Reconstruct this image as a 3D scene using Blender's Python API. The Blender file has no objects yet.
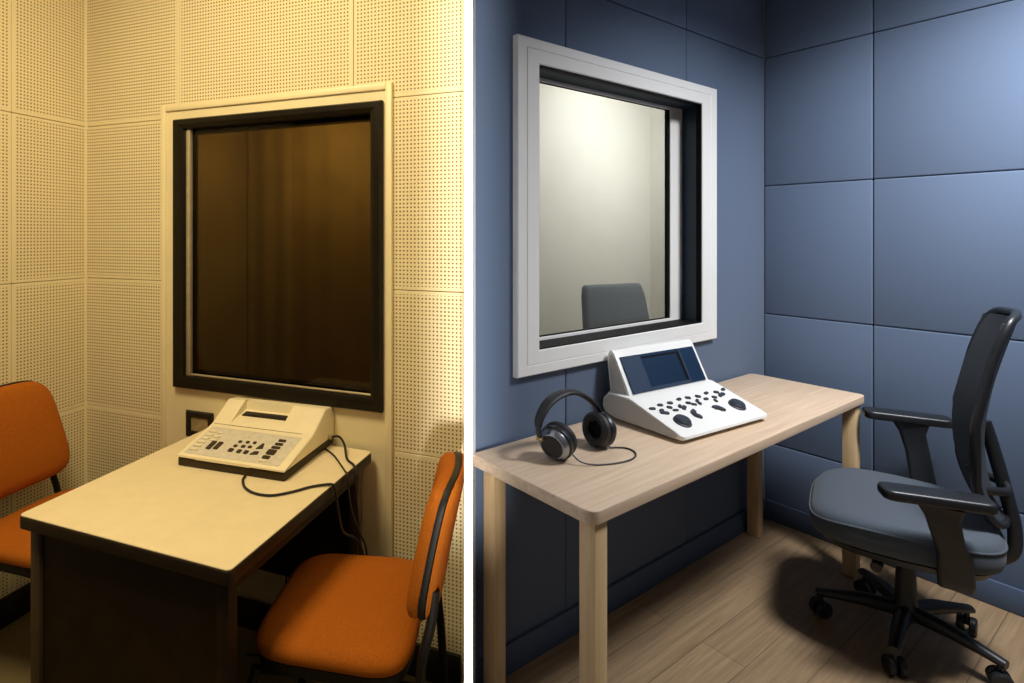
import bpy, bmesh, math, random
from mathutils import Vector, Matrix
random.seed(7)
C = bpy.context.scene.collection
PI = math.pi

# ------------------------------------------------------------------ frames
class Frame:
    """local axes of one booth: x along the window wall, y into that wall"""
    def __init__(s, o, ax):
        n = math.hypot(*ax); s.o = o
        s.a = (ax[0]/n, ax[1]/n); s.b = (-s.a[1], s.a[0])
        s.rz = math.atan2(s.a[1], s.a[0])
    def w(s, x, y, z=0):
        return Vector((s.o[0]+x*s.a[0]+y*s.b[0], s.o[1]+x*s.a[1]+y*s.b[1], z))
L = Frame((-1.336, 2.32), (.9315, -.3638))
R = Frame((1.75, 2.79), (.825, .565))

# ------------------------------------------------------------------ materials
def newmat(name):
    m = bpy.data.materials.new(name); m.use_nodes = True
    nt = m.node_tree
    return m, nt, nt.nodes['Principled BSDF']

def mat(name, col, rough=.5, metal=0, var=.0, scale=40, bump=0, bscale=None, spec=.5, sheen=0):
    m, nt, p = newmat(name)
    N, K = nt.nodes, nt.links
    p.inputs['Base Color'].default_value = (*col, 1)
    p.inputs['Roughness'].default_value = rough
    p.inputs['Metallic'].default_value = metal
    p.inputs['Specular IOR Level'].default_value = spec
    if sheen: p.inputs['Sheen Weight'].default_value = sheen
    tc = N.new('ShaderNodeTexCoord')
    if var:
        n = N.new('ShaderNodeTexNoise'); n.inputs['Scale'].default_value = scale; n.inputs['Detail'].default_value = 6
        K.new(tc.outputs['Object'], n.inputs['Vector'])
        r = N.new('ShaderNodeValToRGB')
        r.color_ramp.elements[0].position = .3; r.color_ramp.elements[1].position = .7
        r.color_ramp.elements[0].color = (*[c*(1-var) for c in col], 1)
        r.color_ramp.elements[1].color = (*[min(1, c*(1+var)) for c in col], 1)
        K.new(n.outputs['Fac'], r.inputs['Fac']); K.new(r.outputs['Color'], p.inputs['Base Color'])
    if bump:
        n2 = N.new('ShaderNodeTexNoise'); n2.inputs['Scale'].default_value = bscale or scale; n2.inputs['Detail'].default_value = 3
        K.new(tc.outputs['Object'], n2.inputs['Vector'])
        b = N.new('ShaderNodeBump'); b.inputs['Strength'].default_value = bump; b.inputs['Distance'].default_value = .002
        K.new(n2.outputs['Fac'], b.inputs['Height']); K.new(b.outputs['Normal'], p.inputs['Normal'])
    return m

def perforated(name, col, hole, pitch, rad, vseams, hseams):
    m, nt, p = newmat(name)
    N, K = nt.nodes, nt.links
    tc = N.new('ShaderNodeTexCoord'); sp = N.new('ShaderNodeSeparateXYZ')
    K.new(tc.outputs['Object'], sp.inputs[0])
    def M(op, a, b=None, c=None):
        n = N.new('ShaderNodeMath'); n.operation = op
        for i, q in enumerate((a, b, c)):
            if q is None: continue
            if isinstance(q, (int, float)): n.inputs[i].default_value = q
            else: K.new(q, n.inputs[i])
        return n.outputs[0]
    def cell(o):
        return M('SUBTRACT', M('FRACT', M('DIVIDE', M('ADD', o, 10), pitch)), .5)
    fx, fz = cell(sp.outputs['X']), cell(sp.outputs['Z'])
    d = M('SQRT', M('ADD', M('MULTIPLY', fx, fx), M('MULTIPLY', fz, fz)))
    hm = M('LESS_THAN', d, rad/pitch)
    blank = None
    for s, o in [(v, sp.outputs['X']) for v in vseams]+[(h, sp.outputs['Z']) for h in hseams]:
        c = M('COMPARE', o, s, .0125)
        blank = c if blank is None else M('MAXIMUM', blank, c)
    if blank is not None: hm = M('MULTIPLY', hm, M('SUBTRACT', 1, blank))
    n = N.new('ShaderNodeTexNoise'); n.inputs['Scale'].default_value = 3; n.inputs['Detail'].default_value = 5
    K.new(tc.outputs['Object'], n.inputs['Vector'])
    r = N.new('ShaderNodeValToRGB')
    r.color_ramp.elements[0].position = .3; r.color_ramp.elements[1].position = .75
    r.color_ramp.elements[0].color = (*[c*.93 for c in col], 1); r.color_ramp.elements[1].color = (*col, 1)
    K.new(n.outputs['Fac'], r.inputs['Fac'])
    mx = N.new('ShaderNodeMix'); mx.data_type = 'RGBA'
    K.new(hm, mx.inputs['Factor']); K.new(r.outputs['Color'], mx.inputs[6]); mx.inputs[7].default_value = (*hole, 1)
    K.new(mx.outputs[2], p.inputs['Base Color'])
    p.inputs['Roughness'].default_value = .6
    b = N.new('ShaderNodeBump'); b.invert = True; b.inputs['Strength'].default_value = .5; b.inputs['Distance'].default_value = .003
    K.new(hm, b.inputs['Height']); K.new(b.outputs['Normal'], p.inputs['Normal'])
    return m

def wood(name, c0, c1, axis=0, rough=.5, planks=None, stretch=14, rot=0):
    m, nt, p = newmat(name)
    N, K = nt.nodes, nt.links
    tc = N.new('ShaderNodeTexCoord'); mp = N.new('ShaderNodeMapping')
    sc = [stretch*2.2]*3; sc[axis] = 1.4
    mp.inputs['Scale'].default_value = sc
    mp.inputs['Rotation'].default_value = (0, 0, rot)
    K.new(tc.outputs['Object'], mp.inputs['Vector'])
    n = N.new('ShaderNodeTexNoise'); n.inputs['Scale'].default_value = 2.2; n.inputs['Detail'].default_value = 8; n.inputs['Roughness'].default_value = .6
    n.inputs['Distortion'].default_value = .4
    K.new(mp.outputs[0], n.inputs['Vector'])
    r = N.new('ShaderNodeValToRGB')
    r.color_ramp.elements[0].position = .32; r.color_ramp.elements[1].position = .68
    r.color_ramp.elements[0].color = (*c0, 1); r.color_ramp.elements[1].color = (*c1, 1)
    K.new(n.outputs['Fac'], r.inputs['Fac'])
    out = r.outputs['Color']
    if planks:
        br = N.new('ShaderNodeTexBrick')
        mp2 = N.new('ShaderNodeMapping'); mp2.inputs['Rotation'].default_value = (0, 0, rot)
        K.new(tc.outputs['Object'], mp2.inputs['Vector']); K.new(mp2.outputs[0], br.inputs['Vector'])
        br.inputs['Scale'].default_value = 1; br.inputs['Brick Width'].default_value = 1.1; br.inputs['Row Height'].default_value = planks
        br.inputs['Mortar Size'].default_value = .0015
        br.inputs['Color1'].default_value = (1, 1, 1, 1); br.inputs['Color2'].default_value = (.8, .8, .8, 1); br.inputs['Mortar'].default_value = (.45, .45, .45, 1)
        mx = N.new('ShaderNodeMix'); mx.data_type = 'RGBA'; mx.blend_type = 'MULTIPLY'; mx.inputs['Factor'].default_value = 1
        K.new(out, mx.inputs[6]); K.new(br.outputs['Color'], mx.inputs[7]); out = mx.outputs[2]
    K.new(out, p.inputs['Base Color'])
    p.inputs['Roughness'].default_value = rough
    return m

def glass(name, tint, refl):
    m, nt, p = newmat(name)
    N, K = nt.nodes, nt.links
    N.remove(p)
    t = N.new('ShaderNodeBsdfTransparent'); t.inputs[0].default_value = (*tint, 1)
    g = N.new('ShaderNodeBsdfGlossy'); g.inputs['Roughness'].default_value = .02; g.inputs[0].default_value = (.9, .9, .9, 1)
    f = N.new('ShaderNodeFresnel'); f.inputs['IOR'].default_value = refl
    mx = N.new('ShaderNodeMixShader')
    K.new(f.outputs[0], mx.inputs[0]); K.new(t.outputs[0], mx.inputs[1]); K.new(g.outputs[0], mx.inputs[2])
    K.new(mx.outputs[0], N['Material Output'].inputs['Surface'])
    return m

CREAM = (.86, .74, .47)
HS = [.70, 1.22, 1.84, 2.46]
m_perf_back = perforated('perforated cream board back', CREAM, (.20, .115, .03), .0126, .0031, [.488, 1.229], HS)
m_perf_left = perforated('perforated cream board side', CREAM, (.24, .145, .045), .0126, .0031, [-.30, -1.05], HS)
m_board = mat('smooth cream board', (.84, .72, .45), .45, var=.04, scale=6)
m_laminate = mat('cream laminate', (.83, .70, .46), .42, var=.03, scale=25)
m_edge = mat('dark brown edge banding', (.022, .013, .005), .4, var=.2, scale=30, spec=.25)
m_edge_side = mat('worn brown edge banding', (.11, .075, .03), .4, var=.2, scale=30)
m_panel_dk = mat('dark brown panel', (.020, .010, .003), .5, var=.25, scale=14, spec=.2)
m_leg_br = mat('brown painted steel', (.07, .042, .018), .45, var=.15, scale=20)
m_orange = mat('burnt orange fabric', (.42, .112, .007), .85, var=.16, scale=260, bump=.5, bscale=700, spec=.2)
m_blackmetal = mat('black enamelled steel', (.010, .008, .006), .5, var=.2, scale=20, spec=.25)
m_blackfr = mat('black painted window frame', (.010, .007, .003), .38, var=.2, scale=15, spec=.2)
m_alu = mat('aluminium strip', (.55, .47, .32), .35, .6, var=.08, scale=30)
m_cream_plastic = mat('aged cream plastic', (.88, .77, .53), .42, var=.03, scale=12)
m_greypanel = mat('grey printed panel', (.66, .60, .50), .5, var=.08, scale=60)
m_darkkey = mat('dark brown key plastic', (.045, .03, .015), .45, var=.2, scale=30)
m_lightkey = mat('cream key plastic', (.80, .70, .48), .45, var=.05, scale=30)
m_brown_plastic = mat('dark brown plastic', (.034, .021, .008), .45, var=.2, scale=20, spec=.25)
m_slot = mat('black slot', (.010, .007, .004), .5, var=.2, scale=20)
m_cable = mat('black rubber', (.012, .011, .010), .45, var=.2, scale=30)
m_curtain = mat('dark brown curtain', (.22, .15, .05), .9, var=.12, scale=5)
m_carpet = mat('olive brown carpet', (.20, .15, .07), .95, var=.25, scale=300, bump=.5, bscale=500)
m_blackskirt = mat('black vinyl skirting', (.014, .010, .006), .5, var=.2, scale=20)
m_ceil = mat('off white ceiling', (.75, .74, .72), .9, var=.03, scale=8)
m_white = mat('white painted trim', (.92, .92, .91), .4, var=.01, scale=8)
BLUE = (.105, .145, .222)
m_blue = mat('blue acoustic fabric', BLUE, .9, var=.13, scale=420, bump=.35, bscale=600, spec=.15, sheen=.1)
m_bluegap = mat('dark joint', (.02, .028, .045), .9, var=.1, scale=40)
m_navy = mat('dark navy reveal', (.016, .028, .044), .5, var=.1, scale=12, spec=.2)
m_gasket = mat('black gasket', (.005, .005, .006), .6, var=.1, scale=20, spec=.1)
m_frame = mat('white window frame', (.80, .80, .78), .4, var=.015, scale=8)
m_obs = mat('off white plaster', (.80, .79, .73), .8, var=.02, scale=5)
m_oak = wood('light oak top', (.56, .41, .28), (.70, .54, .385), 0, .45)
m_oakleg = wood('oak leg', (.54, .37, .19), (.68, .49, .27), 2, .45)
m_plank = wood('oak floor boards', (.27, .18, .10), (.42, .29, .165), 0, .5, planks=.14)
m_whiteplast = mat('white plastic', (.80, .80, .775), .35, var=.01, scale=10)
m_grey_shade = mat('shade painted grey plastic', (.46, .455, .43), .45, var=.02, scale=10)  # grey plastic, darkened to paint in the shade on the console sides
m_screen = mat('dark navy display', (.006, .022, .055), .15, var=.15, scale=3)
m_screen2 = mat('deep blue display window', (.003, .016, .042), .12, var=.1, scale=3)  # plain dark blue base colour, no emission
m_screen3 = mat('slate display border', (.030, .045, .075), .2, var=.1, scale=3)
m_key = mat('charcoal blue rubber', (.022, .030, .044), .5, var=.15, scale=40)
m_phone = mat('black headphone plastic', (.013, .014, .016), .35, var=.2, scale=40)
m_leather = mat('black leatherette', (.012, .012, .013), .55, var=.25, scale=120, bump=.3, bscale=300)
m_steel = mat('brushed steel ring', (.34, .36, .39), .3, .9, var=.1, scale=60)
m_brass = mat('brass hinge', (.55, .40, .18), .35, .8, var=.1, scale=60)
m_seat = mat('slate grey fabric', (.076, .095, .119), .9, var=.16, scale=420, bump=.35, bscale=700, spec=.2, sheen=.1)
m_mesh = mat('dark slate mesh', (.036, .045, .056), .8, var=.25, scale=500, bump=.4, bscale=700)
m_blk = mat('black nylon', (.014, .016, .019), .38, var=.15, scale=40)
m_chrome = mat('chrome column', (.55, .52, .48), .2, 1, var=.05, scale=20)
m_gchair = mat('grey upholstery', (.19, .21, .235), .8, var=.12, scale=200, bump=.3)
m_glass_d = glass('smoked glass', (.40, .35, .26), 1.25)
m_glass_c = glass('clear glass', (.97, .98, .97), 1.15)

# ------------------------------------------------------------------ mesh helpers
def setm(faces, mi):
    for f in faces: f.material_index = mi

def box(bm, x0, x1, y0, y1, z0, z1, mi=0, bev=0, seg=2, skip=()):
    vs = [bm.verts.new((x, y, z)) for z in (z0, z1) for x, y in ((x0, y0), (x1, y0), (x1, y1), (x0, y1))]
    F = [(3, 2, 1, 0), (4, 5, 6, 7), (0, 1, 5, 4), (1, 2, 6, 5), (2, 3, 7, 6), (3, 0, 4, 7)]
    fs = [bm.faces.new([vs[i] for i in f]) for f in F]
    setm(fs, mi)
    if bev:
        es = list({e for f in fs for e in f.edges})
        # sides listed in skip stay square so that neighbouring pieces join flush
        es = [e for e in es if not any(all(abs(v.co[ax]-val) < 1e-6 for v in e.verts) for ax, val in skip)]
        r = bmesh.ops.bevel(bm, geom=es, offset=bev, segments=seg, affect='EDGES', profile=.5)
        setm(r['faces'], mi)
        return
    return vs

def prism(bm, prof, a0, a1, axis='x', mi=0, bev=0, seg=2, only=None):
    """prof: list of 2-D points (y,z) extruded along x, or (x,y) along z, or (x,z) along y"""
    def P(p, a):
        if axis == 'x': return (a, p[0], p[1])
        if axis == 'y': return (p[0], a, p[1])
        return (p[0], p[1], a)
    A = [bm.verts.new(P(p, a0)) for p in prof]; B = [bm.verts.new(P(p, a1)) for p in prof]
    n = len(prof); fs = []
    fs.append(bm.faces.new(A)); fs.append(bm.faces.new(list(reversed(B))))
    for i in range(n):
        j = (i+1) % n
        fs.append(bm.faces.new([A[j], A[i], B[i], B[j]]))
    setm(fs, mi)
    bmesh.ops.recalc_face_normals(bm, faces=fs)
    if bev:
        es = list({e for f in fs for e in f.edges})
        if only: es = [e for e in es if only(e)]
        r = bmesh.ops.bevel(bm, geom=es, offset=bev, segments=seg, affect='EDGES', profile=.5)
        setm(r['faces'], mi)
    return A, B

def rrect(x0, x1, y0, y1, r, n=6):
    pts = []
    if not isinstance(r, (list, tuple)): r = [r]*4
    for (cx, cy, a0, rr) in ((x1-r[0], y1-r[0], 0, r[0]), (x0+r[1], y1-r[1], 90, r[1]), (x0+r[2], y0+r[2], 180, r[2]), (x1-r[3], y0+r[3], 270, r[3])):
        for i in range(n+1):
            a = math.radians(a0+90*i/n); pts.append((cx+rr*math.cos(a), cy+rr*math.sin(a)))
    return pts

def smooth_path(pts, k=8):
    P = [Vector(p) for p in pts]; out = []
    for i in range(len(P)-1):
        p0 = P[max(i-1, 0)]; p1 = P[i]; p2 = P[i+1]; p3 = P[min(i+2, len(P)-1)]
        for j in range(k):
            t = j/k
            out.append(.5*((2*p1)+(p2-p0)*t+(2*p0-5*p1+4*p2-p3)*t*t+(3*p1-p0-3*p2+p3)*t**3))
    out.append(P[-1]); return out

def tube(bm, pts, r, n=10, mi=0, flat=None, up=None):
    """flat=(rx,ry) gives an oval section; up is the fixed direction of ry"""
    P = [Vector(p) for p in pts]; rings = []
    t0 = (P[1]-P[0]).normalized()
    nrm = (up or (Vector((0, 0, 1)) if abs(t0.z) < .9 else Vector((1, 0, 0)))).copy()
    for i, p in enumerate(P):
        t = (P[min(i+1, len(P)-1)]-P[max(i-1, 0)]).normalized()
        if up is not None: nrm = up.copy()
        nrm = (nrm-t*nrm.dot(t))
        if nrm.length < 1e-6: nrm = t.orthogonal()
        nrm.normalize(); bn = t.cross(nrm)
        rr = r[i] if isinstance(r, (list, tuple)) else r
        rx, ry = flat if flat else (rr, rr)
        rings.append([bm.verts.new(p+bn*rx*math.cos(2*PI*k/n)+nrm*ry*math.sin(2*PI*k/n)) for k in range(n)])
    fs = []
    for a, b in zip(rings, rings[1:]):
        for k in range(n):
            fs.append(bm.faces.new([a[k], a[(k+1) % n], b[(k+1) % n], b[k]]))
    fs.append(bm.faces.new(list(reversed(rings[0])))); fs.append(bm.faces.new(rings[-1]))
    setm(fs, mi); bmesh.ops.recalc_face_normals(bm, faces=fs)

def lathe(bm, prof, mtx=None, n=32, mi=0, mis=None, sx=1, sy=1):
    """prof: (r,z) pairs turned about z, then placed with mtx"""
    mtx = mtx or Matrix(); rings = []
    for r, z in prof:
        if r < 1e-6: rings.append([bm.verts.new(mtx @ Vector((0, 0, z)))])
        else: rings.append([bm.verts.new(mtx @ Vector((r*sx*math.cos(2*PI*k/n), r*sy*math.sin(2*PI*k/n), z))) for k in range(n)])
    allf = []
    for q, (a, b) in enumerate(zip(rings, rings[1:])):
        for k in range(n):
            k2 = (k+1) % n
            if len(a) == 1 and len(b) == 1: continue
            if len(a) == 1: f = bm.faces.new([a[0], b[k2], b[k]])
            elif len(b) == 1: f = bm.faces.new([a[k], a[k2], b[0]])
            else: f = bm.faces.new([a[k], a[k2], b[k2], b[k]])
            f.material_index = mis[q] if mis else mi; allf.append(f)
    bmesh.ops.recalc_face_normals(bm, faces=allf)

def loft(bm, rings, mi=0, cap=True):
    V = [[bm.verts.new(p) for p in r] for r in rings]; n = len(V[0]); fs = []
    for a, b in zip(V, V[1:]):
        for k in range(n): fs.append(bm.faces.new([a[k], a[(k+1) % n], b[(k+1) % n], b[k]]))
    if cap: fs.append(bm.faces.new(list(reversed(V[0])))); fs.append(bm.faces.new(V[-1]))
    setm(fs, mi); bmesh.ops.recalc_face_normals(bm, faces=fs)

def mitred(bm, x0, x1, z0, z1, prof, mi=0, closed=True):
    """sweep profile (inset, y) round a rectangle"""
    cols = []
    for i, y in prof:       # inset: one number, or (left, right, bottom, top)
        l, r, b, t = i if isinstance(i, tuple) else (i, i, i, i)
        cols.append([bm.verts.new(p) for p in ((x0+l, y, z0+b), (x1-r, y, z0+b), (x1-r, y, z1-t), (x0+l, y, z1-t))])
    fs = []
    m = len(cols); rng = range(m) if closed else range(m-1)
    for q in rng:
        a, b = cols[q], cols[(q+1) % m]
        for k in range(4): fs.append(bm.faces.new([a[k], a[(k+1) % 4], b[(k+1) % 4], b[k]]))
    setm(fs, mi); bmesh.ops.recalc_face_normals(bm, faces=fs)

def obj(name, bm, mats, parent=None, loc=(0, 0, 0), rot=(0, 0, 0), smooth=True, subsurf=0, ang=35):
    me = bpy.data.meshes.new(name); bm.to_mesh(me); bm.free()
    for m in (mats if isinstance(mats, (list, tuple)) else [mats]): me.materials.append(m)
    if smooth:
        for p in me.polygons: p.use_smooth = True
        me.set_sharp_from_angle(angle=math.radians(ang))
    o = bpy.data.objects.new(name, me); C.objects.link(o)
    o.location = loc; o.rotation_euler = rot
    if parent: o.parent = parent
    if subsurf:
        s = o.modifiers.new('Subdivision', 'SUBSURF'); s.levels = subsurf; s.render_levels = subsurf
    return o

def B(): return bmesh.new()
def tag(o, label, cat, group=None):
    o['label'] = label; o['category'] = cat
    if group: o['group'] = group
    return o
def thing(name, label, cat, loc, rz=0, group=None):
    o = bpy.data.objects.new(name, None); C.objects.link(o)
    o.empty_display_size = .05
    o.location = loc; o.rotation_euler = (0, 0, rz)
    return tag(o, label, cat, group)
def struct(name, bm, mats, frame=None, loc=None, **k):
    o = obj(name, bm, mats, None, loc if loc is not None else (frame.w(0, 0) if frame else (0, 0, 0)), (0, 0, frame.rz if frame else 0), **k)
    o['kind'] = 'structure'; return o
def root_struct(name, frame):
    o = bpy.data.objects.new(name, None); C.objects.link(o); o.location = frame.w(0, 0); o.rotation_euler = (0, 0, frame.rz)
    o.empty_display_size = .05; o['kind'] = 'structure'; return o

CEIL = 2.72
# ================================================================== SHELL
# left booth: back wall with an opening, built from boards with bevelled joints
def board_wall(bm, xs, zs, hole, y0, y1, gap=.0012, bev=.0012, back=True):
    """boards between consecutive xs / zs, minus a rectangular hole (x0,x1,z0,z1)"""
    hx0, hx1, hz0, hz1 = hole if hole else (9, 9, 9, 9)
    for i in range(len(xs)-1):
        for j in range(len(zs)-1):
            a, b, c, d = xs[i], xs[i+1], zs[j], zs[j+1]
            rects = [(a, b, c, d)]
            if hole and a < hx1 and b > hx0 and c < hz1 and d > hz0:
                rects = []
                if a < hx0: rects.append((a, hx0, c, d))
                if b > hx1: rects.append((hx1, b, c, d))
                p, q = max(a, hx0), min(b, hx1)
                if c < hz0: rects.append((p, q, c, hz0))
                if d > hz1: rects.append((p, q, hz1, d))
            for (p, q, r, s) in rects:
                e = lambda v, lo, sg: v+sg*gap if any(abs(v-t) < 1e-6 for t in lo) else v
                box(bm, e(p, xs, 1), e(q, xs, -1), y0, y1, e(r, zs, 1), e(s, zs, -1), 0, bev, 1, [(0, hx0), (0, hx1), (2, hz0), (2, hz1)])

LX1 = 1.612          # where the back wall meets the dividing wall
bm = B()
board_wall(bm, [0, .488, 1.229, LX1], [0, .70, 1.22, 1.84, 2.46, CEIL], (.50, 1.34, .83, 1.83), 0, .03)
box(bm, .0, .50, .03, .05, 0, CEIL, 1); box(bm, 1.34, LX1, .03, .05, 0, CEIL, 1); box(bm, .5, 1.34, .03, .05, 0, .83, 1); box(bm, .5, 1.34, .03, .05, 1.83, CEIL, 1)
struct('wall_back', bm, [m_perf_back, m_board], L)
# left wall (object turned so that its x runs along the wall)
bm = B()
board_wall(bm, [-1.5, -1.05, -.30, 0], [0, .70, 1.22, 1.84, 2.46, CEIL], None, 0, .03)
o = struct('wall_left', bm, m_perf_left, None, loc=L.w(0, 0)); o.rotation_euler = (0, 0, L.rz+PI/2)
bm = B(); box(bm, -.004, .007, -.007, .004, 0, CEIL, 0, .002, 1)
struct('trim_1', bm, m_board, L)      # corner bead
# smooth surround board with a slim moulding
bm = B()
hx0, hx1, hz0, hz1 = .50, 1.33, .845, 1.815
for (a, b, c, d) in ((.414, hx0, 0, 1.888), (hx1, 1.373, 0, 1.888), (hx0, hx1, 0, hz0), (hx0, hx1, hz1, 1.888)):
    box(bm, a, b, -.008, -.0005, c, d)
for (a, b, c, d) in ((.414, .436, 0, 1.888), (1.351, 1.373, 0, 1.888), (.436, 1.351, 1.866, 1.888)):
    box(bm, a, b, -.016, -.0005, c, d, 0, .003, 2)
struct('trim_2', bm, m_board, L)
bm = B(); box(bm, .0, .413, -.012, -.0005, 0, .105, 0, .003, 2); box(bm, .414, 1.373, -.024, -.0165, 0, .105, 0, .003, 2); box(bm, 1.374, 1.60, -.012, -.0005, 0, .105, 0, .003, 2)
struct('baseboard_back', bm, m_blackskirt, L)
bm = B(); box(bm, .0005, .012, -1.5, -.013, 0, .105, 0, .003, 2)
struct('baseboard_left', bm, m_blackskirt, L)

# window of the left booth
w1 = root_struct('window_1', L)
bm = B()
mitred(bm, .484, 1.342, .825, 1.830, [(0, -.008), (0, -.024), (.005, -.032), (.022, -.032), ((.044, .040, .044, .036), -.022), ((.046, .042, .046, .038), -.010), ((.046, .042, .046, .038), .012), (.02, .012)])
obj('window_frame', bm, m_blackfr, w1)
bm = B()
box(bm, .531, .552, -.012, .004, .868, 1.792, 0, .003, 2)
box(bm, .554, 1.30, -.012, -.004, .8715, .8785, 0, .0015, 1)
obj('glazing_strip', bm, m_alu, w1)
bm = B(); box(bm, .53, 1.315, .004, .009, .86, 1.80); obj('pane', bm, m_glass_d, w1)
bm = B(); mitred(bm, .50, 1.33, .845, 1.815, [(0, .012), (.035, .012), (.035, .05), (0, .05)])
obj('reveal', bm, m_blackfr, w1)
# dim booth behind the smoked glass
bm = B()
box(bm, .44, .46, .051, .50, .70, 2.0, 0); box(bm, 1.38, 1.40, .051, .50, .70, 2.0, 0)
box(bm, .46, 1.38, .051, .50, .70, .72, 0); box(bm, .46, 1.38, .051, .50, 1.98, 2.0, 0); box(bm, .44, 1.40, .50, .52, .70, 2.0, 0)
struct('wall_behind', bm, m_curtain, L)
bm = B()
n = 90
pts = [(.47+.90*i/n, .44+.005*math.sin(i*.55)+.004*math.sin(i*.23)) for i in range(n+1)]
A = [bm.verts.new((x, y, .722)) for x, y in pts]; Bq = [bm.verts.new((x, y, 1.975)) for x, y in pts]
for i in range(n): bm.faces.new([A[i], A[i+1], Bq[i+1], Bq[i]])
cur = obj('curtain', bm, m_curtain, None, L.w(0, 0), (0, 0, L.rz))
tag(cur, 'dark brown curtain hanging behind the smoked window glass', 'curtain')

# added dividing wall, blocks light between the booths, its free end towards the viewer
apx = L.w(LX1, 0)
DV = Vector((.1019, 1)).normalized(); DN = Vector((DV.y, -DV.x))
def dpt(Y, s): return (DV.x/DV.y*Y+DN.x*s, Y+DN.y*s)
Y0, Y1 = .80, 1.66
TH = .0062
bm = B(); prism(bm, [dpt(Y0+.012, -TH+.0008), dpt(Y0+.012, TH-.0008), dpt(Y1, TH-.0008), dpt(Y1, -TH+.0008)], 0, CEIL, 'z')
struct('wall_added_divider', bm, m_white)
bm = B(); prism(bm, [dpt(Y0, -TH), dpt(Y0, TH), dpt(Y0+.02, TH), dpt(Y0+.02, -TH)], 0, CEIL, 'z', 0, .0008, 1)
struct('trim_3', bm, m_white)
bm = B(); prism(bm, [dpt(Y1, -TH), dpt(Y1, TH), tuple(R.w(-1.885, -.004)[:2]), tuple(R.w(-1.885, .06)[:2]), tuple(L.w(LX1, .05)[:2]), tuple(L.w(LX1-.004, -.002)[:2])], 0, CEIL, 'z')
struct('trim_4', bm, m_white)

# right booth: upholstered panel walls
bm = B()
RX0 = -1.885
def panel_wall(bm, xs, zs, hole, y0, y1, bev=.007):
    board_wall(bm, xs, zs, hole, y0, y1, .0015, bev)
def soft_wall(xs, zs, hole, flip=False):
    bm = B()
    hx0, hx1, hz0, hz1 = hole if hole else (9, 9, 9, 9)
    for i in range(len(xs)-1):
        for j in range(len(zs)-1):
            a, b, c, d = xs[i], xs[i+1], zs[j], zs[j+1]
            if not (hole and a < hx1 and b > hx0 and c < hz1 and d > hz0):
                box(bm, a+.0012, b-.0012, 0, .024, c+.0012, d-.0012, 0, .006, 3)
            else:
                p, q = max(a, hx0), min(b, hx1)
                P = p if p == hx0 else p+.0012
                Q = q if q == hx1 else q-.0012
                if a < hx0: box(bm, a+.0012, hx0, 0, .024, c+.0012, d-.0012, 0, .006, 3, [(0, hx0)])
                if b > hx1: box(bm, hx1, b-.0012, 0, .024, c+.0012, d-.0012, 0, .006, 3, [(0, hx1)])
                sk = [(0, hx0), (0, hx1), (2, hz0), (2, hz1)]
                if c < hz0: box(bm, P, Q, 0, .024, c+.0012, hz0, 0, .006, 3, sk)
                if d > hz1: box(bm, P, Q, 0, .024, hz1, d-.0012, 0, .006, 3, sk)
    X0, X1 = xs[0], xs[-1]
    if hole:
        box(bm, X0, hx0, .018, .05, 0, CEIL, 1); box(bm, hx1, X1, .018, .05, 0, CEIL, 1)
        box(bm, hx0, hx1, .018, .05, 0, hz0, 1); box(bm, hx0, hx1, .018, .05, hz1, CEIL, 1)
    else: box(bm, X0, X1, .018, .05, 0, CEIL, 1)
    return bm
struct('wall_inner', soft_wall([RX0, -1.468, -.704, 0], [0, 2.268, CEIL], (-1.66, -.555, .98, 2.0)), [m_blue, m_bluegap], R)
o = struct('wall_right', soft_wall([-.004, .431, 1.50, 2.6], [0, .372, 1.006, 1.636, 2.268, CEIL], None), [m_blue, m_bluegap], None, loc=R.w(0, 0))
o.rotation_euler = (0, 0, R.rz-PI/2)
m_skirt = mat('navy fabric skirting', (.075, .112, .19), .8, var=.12, scale=300)
bm = B(); box(bm, -.014, -.0005, -2.6, -.001, 0, .095, 0, .003, 2); struct('baseboard_right', bm, m_skirt, R)
bm = B(); box(bm, RX0+.02, -.015, -.012, -.0005, 0, .095, 0, .003, 2); struct('baseboard_inner', bm, m_skirt, R)

# white window of the right booth
w2 = root_struct('window_2', R)
bm = B()
W2 = (-1.724, -.499, .939, 2.039)
q = lambda f: (.101*f, .118*f, .079*f, .080*f)
mitred(bm, *W2, [(0, -.0005), (0, -.020), (.003, -.023), (q(.40), -.023), (q(.425), -.0205), (q(.45), -.023), (q(.97), -.023), (q(1), -.020), (q(1), .0), (q(.7), .0), (q(.7), -.0005)])
obj('window_frame', bm, m_frame, w2)
bm = B(); mitred(bm, *W2, [(q(1), -.0165), ((.1055, .1225, .0835, .0845), -.0165), ((.1055, .1225, .0835, .0845), .004), (q(1), .004)]); obj('gasket', bm, m_gasket, w2)
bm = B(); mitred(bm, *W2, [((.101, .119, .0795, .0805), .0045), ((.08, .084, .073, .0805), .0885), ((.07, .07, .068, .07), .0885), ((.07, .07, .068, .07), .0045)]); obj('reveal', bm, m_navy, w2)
bm = B(); box(bm, -1.615, -.60, -.012, .0885, 1.0172, 1.0195, 0, .001, 1); obj('sill_seal', bm, m_gasket, w2)
bm = B()
mitred(bm, *W2, [((.075, .075, .066, .075), .089), ((.172, .164, .0895, .0905), .089), ((.179, .172, .0905, .092), .093), ((.179, .172, .0905, .092), .108), ((.075, .075, .066, .075), .108)])
obj('inner_frame', bm, m_frame, w2)
bm = B(); mitred(bm, *W2, [((.175, .170, .0895, .0905), .097), ((.180, .192, .0945, .0935), .097), ((.180, .192, .0945, .0935), .1075), ((.175, .170, .0895, .0905), .1075)]); obj('gasket', bm, m_gasket, w2)
bm = B(); box(bm, -1.548, -.668, .1005, .1045, 1.0285, 1.948); obj('pane', bm, m_glass_c, w2)
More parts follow.
